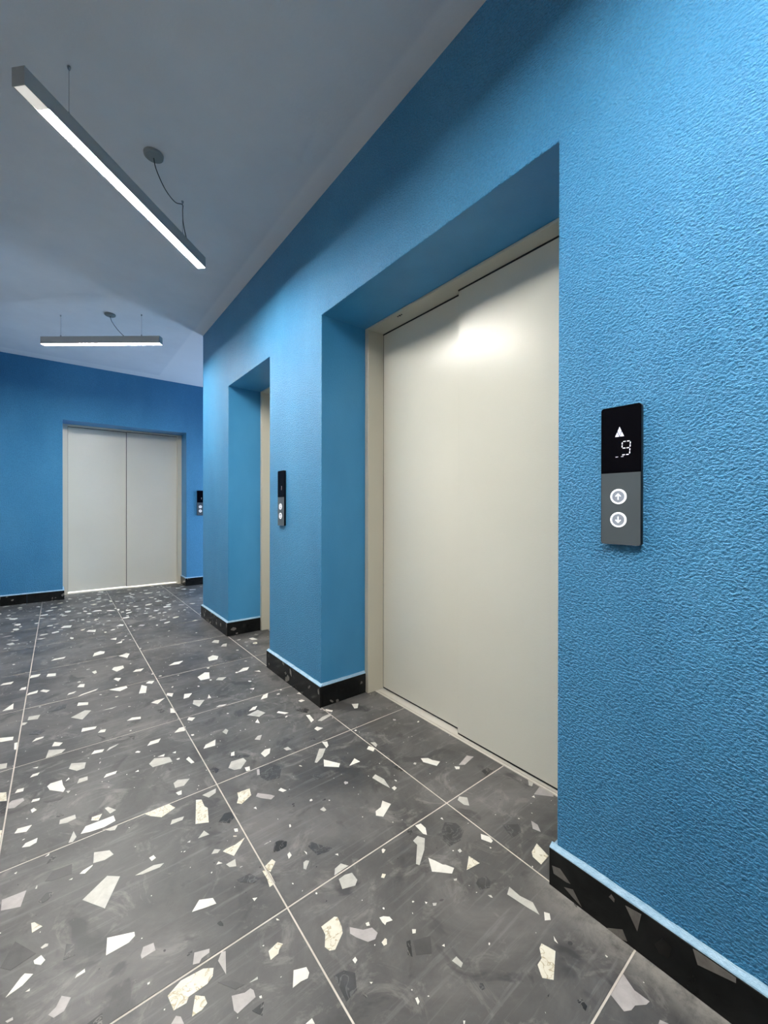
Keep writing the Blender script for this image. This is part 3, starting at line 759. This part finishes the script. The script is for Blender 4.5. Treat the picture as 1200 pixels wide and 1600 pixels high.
for i in range(-4, 3):                  # columns, counted leftwards from the joint beside the right wall
    for k in range(-3, 9):
        x1, x0 = GX - i * T, GX - (i + 1) * T
        y0, y1 = GY + k * T, GY + (k + 1) * T
        if i < 0 and y1 < YC: x1 = min(x1, SILLX)            # inside the door recesses
        if i < -1 and y1 < YC: continue
        if k == 8: y1 = SILLY
        if y0 > SILLY: continue
        tr = -1 <= i <= 2 and y1 < 3.99 and y0 > 0.2 and not (i == 2 and y0 > 1.9 and False)
        if (i == -1 and y0 > 2.1) or (i == 2 and y0 < 1.5) or (y0 < 0.3 and i > 0): tr = False
        lay_tile(x0 + HG, x1 - HG, y0 + HG, y1 - HG, tr)

# ------------------------------------------------------------------ lift doors
def lift_door(name, label, u0, u1, lz, jamb, base, out, along, joint, glow_gap=False):
    """u runs along the wall, d into the wall from the frame's front face; out/along are world axes"""
    root = struct(empty(name, (base + along * (0.5 * (u0 + u1)))), label)
    c = Vector(root.location)
    def P(u, d, z): return base + along * u + out * d + Vector((0, 0, z)) - c
    def bx(name, a, mat, parent=root, bev=0.0):
        bm = bmesh.new(); us, ds, zs = a
        p = [P(us[0], ds[0], zs[0]), P(us[1], ds[1], zs[1])]
        lo = [min(p[0][i], p[1][i]) for i in range(3)]; hi = [max(p[0][i], p[1][i]) for i in range(3)]
        box(bm, lo[0], hi[0], lo[1], hi[1], lo[2], hi[2], bev)
        return link(name, bm, mat, parent)
    zt = lz - 0.012
    bx('jamb', ((u0 + .001, u0 + jamb), (0, .16), (0.0, zt)), 'frame', bev=.002)
    bx('jamb', ((u1 - jamb, u1 - .001), (0, .16), (0.0, zt)), 'frame', bev=.002)
    h = bx('door_header', ((u0 + .001, u1 - .001), (0, .16), (zt, lz - .0005)), 'frame', bev=.002)
    # back leaf and front leaf of the two-panel telescopic door
    lb0, lb1 = sorted((joint[1], joint[2]))
    lf0, lf1 = sorted((joint[0], joint[1]))
    gap = 0.005
    dF, dB = 0.075, 0.106
    lo_b = min(max(lb0 - .02, u0 + jamb + .003), 99); 
    bx('door_leaf', ((lf0, lf1), (dF, dF + .024), (0.016 if glow_gap else 0.010, zt - gap)), 'door', bev=.0015)
    ext = (lb0 - .04, lb1) if lb0 == joint[1] else (lb0, lb1 + .04)
    bx('door_leaf', (ext, (dB, dB + .024), (0.016 if glow_gap else 0.010, zt - gap)), 'door', bev=.0015)
    # dark strips set in the gaps round the leaves, standing in for their shade
    back_u = (lf1, u1 - jamb) if lb0 == joint[1] else (u0 + jamb, lf0)
    front_u = (u0 + jamb, lf1) if lb0 == joint[1] else (lf0, u1 - jamb)
    bx('gap_shade_strip', (front_u, (dF - .003, dF + .02), (zt - gap, zt + .001)), 'gap')
    bx('gap_shade_strip', (back_u, (dB - .003, dB + .02), (zt - gap, zt + .001)), 'gap')
    ju = (u1 - jamb - .0035, u1 - jamb + .0005) if lb0 == joint[1] else (u0 + jamb - .0005, u0 + jamb + .0035)
    bx('gap_shade_strip', (ju, (dB + .001, dB + .02), (.012, zt)), 'gap')
    if not glow_gap:
        bx('gap_shade_strip', (front_u, (dF + .002, dF + .02), (.003, .0105)), 'gap')
        bx('gap_shade_strip', (back_u, (dB + .002, dB + .02), (.003, .0105)), 'gap')
    # sill with two guide grooves
    d0, d1 = 0.052, 0.150
    prof = [(d0, -.02), (d1, -.02), (d1, 0), (.120, 0), (.120, -.009), (.114, -.009), (.114, 0), (.066, 0), (.066, -.009), (.060, -.009), (.060, 0), (d0, 0)]
    bm = bmesh.new()
    ua, ub = u0 + jamb + .002, u1 - jamb - .002
    prism(bm, prof, lambda p, t: P(t, p[0], p[1] + .001), ua, ub)
    link('door_sill', bm, 'sill', root)
    # light-barrier sensor: three small dark holes in the header
    return root, bx, P

Z = Vector((0, 0, 0))
AX, AY = Vector((1, 0, 0)), Vector((0, 1, 0))
d1, bx1, P1 = lift_door('door_1', 'large beige lift door with two overlapping leaves, nearest', YA1, YB1, LZ1, .034,
                        Vector((1.343, 0, 0)), AX, AY, (YA1 + .037, 1.237, YB1 - .037))
bm = bmesh.new()
for (u, r) in ((1.602, .0035), (1.588, .0055), (1.574, .0035)):
    box(bm, *(lambda c: (c.x - r, c.x + r, c.y - r * .8, c.y + r * .8, c.z - .0012, c.z + .004))(P1(u, .026, LZ1 - .0125)))
s_ = link('sensor', bm, 'black', d1); s_['label'] = 'row of three tiny dark sensor holes'; s_['kind'] = 'stuff'
d2, bx2, P2 = lift_door('door_2', 'narrower beige lift door in the middle recess, mostly hidden', YB2, YC2, LZ2, .034,
                        Vector((1.330, 0, 0)), AX, AY, (YB2 + .037, 2.93, YC2 - .037))
d3, bx3, P3 = lift_door('door_3', 'pale beige two-leaf lift door in the far wall', FX0, FX1, LZ3, .048,
                        Vector((0, 6.072, 0)), AY, AX, (FX1 - .051, 0.684, FX0 + .051), True)
st3 = bx3('joint_shade_strip', ((0.6795, 0.6836), (.074, .100), (.018, LZ3 - .02)), 'strip')  # grey strip added down the leaf joint in place of its shadow line
# lit lift car standing behind the far door: its floor and ceiling lamp
bm = bmesh.new(); box(bm, FX0 + .02, FX1 - .02, 6.225, 6.72, -.01, .002)
car = link('lift_car_floor', bm, 'sill'); struct(car)
al = bpy.data.lights.new('lift_car_lamp', 'AREA'); al.shape = 'RECTANGLE'; al.size = 1.0; al.size_y = 0.3; al.energy = 200; al.color = (1, .98, .95)
ao = bpy.data.objects.new('lift_car_lamp', al); ao.location = (0.67, 6.45, 1.9); COL.objects.link(ao)

# ------------------------------------------------------------------ skirting
def clipz(P, z0, z1, u0, u1): return clip(P, u0, u1, z0, z1)
skirt_tr = []
for line in SKIRT.strip().split('\n'):
    k, *ps = line.split(); skirt_tr.append((k, [tuple(map(float, q.split(','))) for q in ps]))
def skirting(name, runs, label=None):
    root = struct(empty(name, runs[0][0]), label)
    c = Vector(root.location)
    for (o, al, nrm, L, h, chips, cuts) in runs:
        # o: start on the wall face, al: direction, nrm: into the room
        o = Vector(o); th = 0.0145
        def fn(u, d, z): return o + al * u + nrm * d + Vector((0, 0, z)) - c
        us = [0.0] + list(cuts) + [L]
        for a, b in zip(us, us[1:]):
            bm = bmesh.new()
            prof = [(0.0005, 0.0005), (th, 0.0005), (th, h - .0015), (th - .0015, h), (0.0005, h)]
            prism(bm, prof, lambda p, t: fn(t, p[0], p[1]), a + .0006, b - .0006)
            st_ = link('skirting_tile', bm, 'skirt', root)
            bm = bmesh.new(); n = 0
            lst = []
            if chips is not None:
                lst = [(k, [(chips(p[0]), p[1]) for p in P]) for k, P in skirt_tr]
            covered = chips is not None
            cnt = int((b - a) * (5 if covered else 15)) + 1
            for _ in range(cnt):
                q = rnd_poly(random.uniform(a, b), random.uniform(0, h), random.uniform(.008, .026))
                if covered and min(p[0] for p in q) > chips(.56) - .01 and max(p[0] for p in q) < chips(.20): continue
                lst.append((random.choice('pppk'), q))
            for k, P in lst:
                Q = clip(P, a + .001, b - .001, .001, h - .0022)
                if len(Q) < 3 or area(Q) < 1e-5: continue
                try: fs = prism(bm, Q, lambda p, t: fn(p[0], t, p[1]), th - .001, th + .0003 + 1e-5 * len(bm.faces))
                except ValueError: continue
                for f in fs: f.material_index = 1 if k == 'k' else 0
            if len(bm.faces): 
                cc = link('skirting_stone_chips', bm, ['skirt_chip_p', 'skirt_chip_k'], st_); cc['kind'] = 'stuff'
            else: bm.free()
        # painted sealant fillet on the ledge
        bm = bmesh.new(); n = max(2, int(L / 0.03)); rows = []
        for i in range(n + 1):
            u = L * i / n; j = random.uniform(-.0012, .0012)
            rows.append([bm.verts.new(fn(u, d, z)) for d, z in ((0.0004, h + .0005), (th - .001, h + .0005), (th - .0022, h + .003 + j * .4), (.003, h + .009 + j), (.0004, h + .0115 + j))])
        for a_, b_ in zip(rows, rows[1:]):
            for k in range(4): bm.faces.new((a_[k], a_[k + 1], b_[k + 1], b_[k]))
        bm.faces.new(rows[0]); bm.faces.new(rows[-1][::-1])
        link('sealant_bead', bm, 'sealant', root)
    return root
NX, NY = -AX, -AY
e = 0.0145
RX1 = 1.341
skirting('baseboard_right_near', [((WX, YA1 + e, 0), NY, NX, YA1 + e - BYK, .101, lambda y: YA1 + e - y, (0.60, 1.20, 1.80, 2.40)),
                                  ((WX, YA1, 0), AX, AY, RX1 - WX, .101, None, ())], 'black terrazzo skirting below the nearest wall pier')
skirting('baseboard_right_middle', [((WX, YB2 + e, 0), NY, NX, YB2 - YB1 + 2 * e, .107, None, (0.335,)),
                                    ((WX, YB1, 0), AX, NY, RX1 - WX, .107, None, ()),
                                    ((WX, YB2, 0), AX, AY, 1.328 - WX, .107, None, ())], 'black terrazzo skirting round the middle pier')
skirting('baseboard_right_far', [((WX, YC + e, 0), NY, NX, YC - YC2 + 2 * e, .107, None, (0.35,)),
                                 ((WX, YC2, 0), AX, NY, 1.328 - WX, .107, None, ()),
                                 ((WX, YC, 0), AX, AY, EX - WX, .107, None, (.6, 1.2))], 'black terrazzo skirting round the far pier')
skirting('baseboard_far', [((LX, FY, 0), AX, NY, FX0 - LX + e, .101, None, (.25,)),
                           ((FX0, FY, 0), AY, AX, .258, .101, None, ()),
                           ((FX1 - e, FY, 0), AX, NY, EX - FX1 + e, .101, None, (.45, 1.05)),
                           ((FX1, FY, 0), AY, NX, .258, .101, None, ())], 'black terrazzo skirting along the far wall')
skirting('baseboard_left', [((LX, BYK, 0), AY, AX, FY - BYK - e, .101, None, tuple(.6 * k for k in range(1, 13)))])

# ------------------------------------------------------------------ pendant lamps
def lamp(name, a, b, ztop, wires, canopy, cable, label, dim_end):
    """a, b: ends of the centre line (x, y)"""
    a, b = Vector((*a, 0)), Vector((*b, 0)); c = (a + b) / 2; c.z = ztop
    root = empty('linear_pendant_lamp' if name is None else name, c)
    thing(root, label, 'lamp', 'linear pendant lamps')
    al = (b - a).normalized(); sd = Vector((al.y, -al.x, 0)); L = (b - a).length
    w, H = .0235, .060
    def fn(u, s, z): return a + al * u + sd * s + Vector((0, 0, ztop + z)) - c
    # U-shaped aluminium profile
    prof = [(-w, 0), (w, 0), (w, -H), (w - .002, -H), (w - .002, -H + .006), (-w + .002, -H + .006), (-w + .002, -H), (-w, -H)]
    bm = bmesh.new(); prism(bm, prof, lambda p, t: fn(t, p[0], p[1]), .003, L - .003)
    link('lamp_housing', bm, 'housing', root)
    for u in (0, L - .003):
        bm = bmesh.new(); prism(bm, [(-w - .0005, .0005), (w + .0005, .0005), (w + .0005, -H - .0005), (-w - .0005, -H - .0005)], lambda p, t: fn(t, p[0], p[1]), u, u + .003)
        link('end_cap', bm, 'housing', root)
    s, zz = w - .0028, -H + .0055
    u0 = .003
    if dim_end:
        bm = bmesh.new(); prism(bm, [(-s, zz), (s, zz), (s, -H + .0012), (-s, -H + .0012)], lambda p, t: fn(t, p[0], p[1]), .0035, dim_end)
        de = link('diffuser_end', bm, 'diffuser_end', root); de['label'] = 'unlit end of the diffuser'; u0 = dim_end
    bm = bmesh.new(); prism(bm, [(-s, zz), (s, zz), (s, -H + .0012), (-s, -H + .0012)], lambda p, t: fn(t, p[0], p[1]), u0 + .0005, L - .0035)
    link('diffuser', bm, 'diffuser', root)
    for wx, wy in wires:
        bm = bmesh.new(); p0 = Vector((wx, wy, ztop + .001)) - c; p1 = Vector((wx, wy, CZ - .001)) - c
        tube(bm, [p0, p1], .0009, 6); wo = link('suspension_wire', bm, 'wire', root)
        bm = bmesh.new(); lathe(bm, [(.0045, 0), (.0045, .012), (.002, .02)], p0.x, p0.y, p0.z, 12); link('cable_gripper', bm, 'wire', wo)
        bm = bmesh.new(); lathe(bm, [(.0035, -.012), (.006, -.004), (.006, -.0003)], p1.x, p1.y, p1.z, 12); link('ceiling_anchor', bm, 'wire', wo)
    bm = bmesh.new(); q = Vector((*canopy, CZ)) - c
    lathe(bm, [(.012, -.018), (.033, -.015), (.040, -.010), (.041, -.0005)], q.x, q.y, q.z, 36)
    link('canopy', bm, 'canopy', root)
    bm = bmesh.new(); tube(bm, [Vector(p) - c for p in catmull(cable)], .0023, 8); link('power_cable', bm, 'cable', root, smooth=True)
    return root
lamp(None, (-.1016, 1.779), (.642, 2.482), 2.462, [(.031, 1.897), (.513, 2.3525)], (.3416, 2.1247),
     [(.3416, 2.1247, 2.634), (.357, 2.150, 2.604), (.405, 2.215, 2.578), (.465, 2.295, 2.590), (.512, 2.350, 2.630),
      (.514, 2.356, 2.600), (.520, 2.366, 2.540), (.545, 2.389, 2.463)],
     'lit linear pendant lamp hanging closest, slanting from upper left', .085)
l2 = lamp(None, (-.103, 4.484), (.672, 3.844), 2.462, [(.0158, 4.386), (.5453, 3.948)], (.3388, 4.1089),
     [(.3388, 4.1089, 2.634), (.352, 4.105, 2.590), (.39, 4.09, 2.53), (.436, 4.040, 2.463)],
     'lit linear pendant lamp hanging farther back, before the far wall', 0)
# the next lamp of the row, above and behind the camera
l3 = l2.copy(); COL.objects.link(l3); l3.location = l2.location + Vector((0, -4.06, 0))
l3['label'] = 'lit linear pendant lamp of the same row, nearest the viewer overhead'
for ch in list(l2.children):
    q = ch.copy(); COL.objects.link(q); q.parent = l3
    for gch in ch.children:
        q2 = gch.copy(); COL.objects.link(q2); q2.parent = q

# ------------------------------------------------------------------ call panels (local: X right, Z up, -Y towards the viewer)
def rrect(w, h, r, n=5, corners=(1, 1, 1, 1), cz=0.0):
    pts = []
    for (sx, sz, on, a0) in ((1, 1, corners[0], 0), (-1, 1, corners[1], 90), (-1, -1, corners[2], 180), (1, -1, corners[3], 270)):
        if not on: pts.append((sx * w, cz + sz * h)); continue
        for k in range(n + 1):
            t = math.radians(a0 + 90 * k / n)
            pts.append((sx * (w - r) + r * math.cos(t), cz + sz * (h - r) + r * math.sin(t)))
    return pts
def call_panel(loc, rz, label, mode):
    root = empty('call_panel', loc, rz); thing(root, label, 'lift panel', 'lift call panels')
    fy = lambda p, t: (p[0], t, p[1])
    HW, HH, D = .0448, .1665, .0130
    bm = bmesh.new(); prism(bm, rrect(HW, HH, .007), fy, -.0005, -D + .0012); link('panel_housing', bm, 'black', root)
    sp = .0065
    bm = bmesh.new(); prism(bm, rrect(HW - .0004, (HH - sp) / 2 - .0004, .0066, corners=(1, 1, 0, 0), cz=(HH + sp) / 2), fy, -D + .0011, -D)
    scr = link('display', bm, 'screen', root)
    bm = bmesh.new(); prism(bm, rrect(HW - .0012, (HH + sp) / 2 - .0004, .006, corners=(0, 0, 1, 1), cz=(sp - HH) / 2 - .0002), fy, -D + .0011, -D - .0002)
    pl_ = link('face_plate', bm, 'plate', root)
    yf = -D - .0002
    for z, up in ((-.0507, 1), (-.1065, -1)):
        cx = -.004
        bm = bmesh.new(); lathe(bm, [(.0141, yf + .0003), (.0141, yf - .0016), (.0130, yf - .0019)], cx, 0, z, 32, 'Y'); b = link('call_button', bm, 'button', root)
        bm = bmesh.new(); n = 40; rg = []
        for (r, y) in ((.0143, yf + .0002), (.0143, yf - .0020), (.0179, yf - .0014), (.0181, yf + .0002)):
            rg.append([bm.verts.new((cx + r * math.cos(2 * math.pi * k / n), y, z + r * math.sin(2 * math.pi * k / n))) for k in range(n)])
        for a, c in zip(rg, rg[1:] + rg[:1]):
            for k in range(n): bm.faces.new((a[k], a[(k + 1) % n], c[(k + 1) % n], c[k]))
        link('light_ring', bm, 'button_lit', b)
        bm = bmesh.new(); y0, y1 = yf - .0018, yf - .0023
        arrow = [(-.0012, -.0078), (.0012, -.0078), (.0012, .0030), (.0048, -.0006), (.0066, .0010), (0, .0078), (-.0066, .0010), (-.0048, -.0006), (-.0012, .0030)]
        prism(bm, [(cx + p[0], z + up * p[1]) for p in (arrow if up > 0 else arrow[::-1])], fy, y0, y1)
        link('arrow', bm, 'button_lit', b)
    yd0, yd1 = -D + .0001, -D - .0003
    if mode == 'nine':
        tx, tz = -.0020, .1045
        bm = bmesh.new()
        prism(bm, [(tx - .0098, tz - .0112), (tx - .0008, tz - .0112), (tx - .0052, tz - .0006)], fy, yd0, yd1)
        prism(bm, [(tx + .0008, tz - .0112), (tx + .0098, tz - .0112), (tx + .0052, tz - .0006)], fy, yd0, yd1)
        prism(bm, [(tx - .0044, tz + .0012), (tx + .0044, tz + .0012), (tx, tz + .0122)], fy, yd0, yd1)
        link('direction_arrow', bm, 'led', scr)
        bm = bmesh.new(); prism(bm, [(tx - .0042, tz + .0006), (tx, tz - .0098), (tx + .0042, tz + .0006)], fy, yd0, yd1); link('arrow_centre', bm, 'led_blue', scr)
        bm = bmesh.new(); ox, oz = .0122, .0645
        def seg(x0, z0, x1, z1, t=.0010):
            sh = lambda x, z: (ox + x + .06 * z, oz + z)
            d = Vector((x1 - x0, z1 - z0)).normalized(); nn = Vector((-d.y, d.x)) * t
            a, b_ = Vector((x0, z0)) + d * .0006, Vector((x1, z1)) - d * .0006
            e_ = d * t * .8
            prism(bm, [sh(*p) for p in (a - nn + e_, b_ - nn - e_, b_, b_ + nn - e_, a + nn + e_, a)], fy, yd0, yd1)
        hw, hh = .0088, .0158
        for s in (1, 0, -1):
            seg(-hw + .0008, s * hh, -.0003, s * hh); seg(.0003, s * hh, hw - .0008, s * hh)
        for x, z0, z1 in ((-hw, .0010, hh - .001), (hw, .0010, hh - .001), (hw, -hh + .001, -.0010)):
            zm = (z0 + z1) / 2; seg(x, z0, x, zm); seg(x, zm, x, z1)
        link('digit_nine', bm, 'led', scr)
        for x, mname in ((-.0080, 'led_dim'), (.0040, 'led_dim')):
            bm = bmesh.new(); prism(bm, [(x - .0028, .0438), (x + .0028, .0438), (x + .0030, .0456), (x - .0026, .0456)], fy, yd0, yd1); link('dim_dash', bm, mname, scr)
    else:
        bm = bmesh.new(); prism(bm, [(.008, .050), (.011, .050), (.012, .074), (.009, .074)], fy, yd0, yd1); link('dim_digit', bm, 'led_red', scr)
    return root
call_panel((WX, .4108, 1.1106), -math.pi / 2, 'black and grey lift call panel showing a white 9, on the nearest blue pier', 'nine')
call_panel((WX, 2.3215, 1.0890), -math.pi / 2, 'slim-looking lift call panel with dark display on the pier between the two right-hand lifts', 'dim')
call_panel((1.487, FY, 1.0920), 0.0, 'lift call panel on the far wall, half hidden behind the pier corner', 'dim')
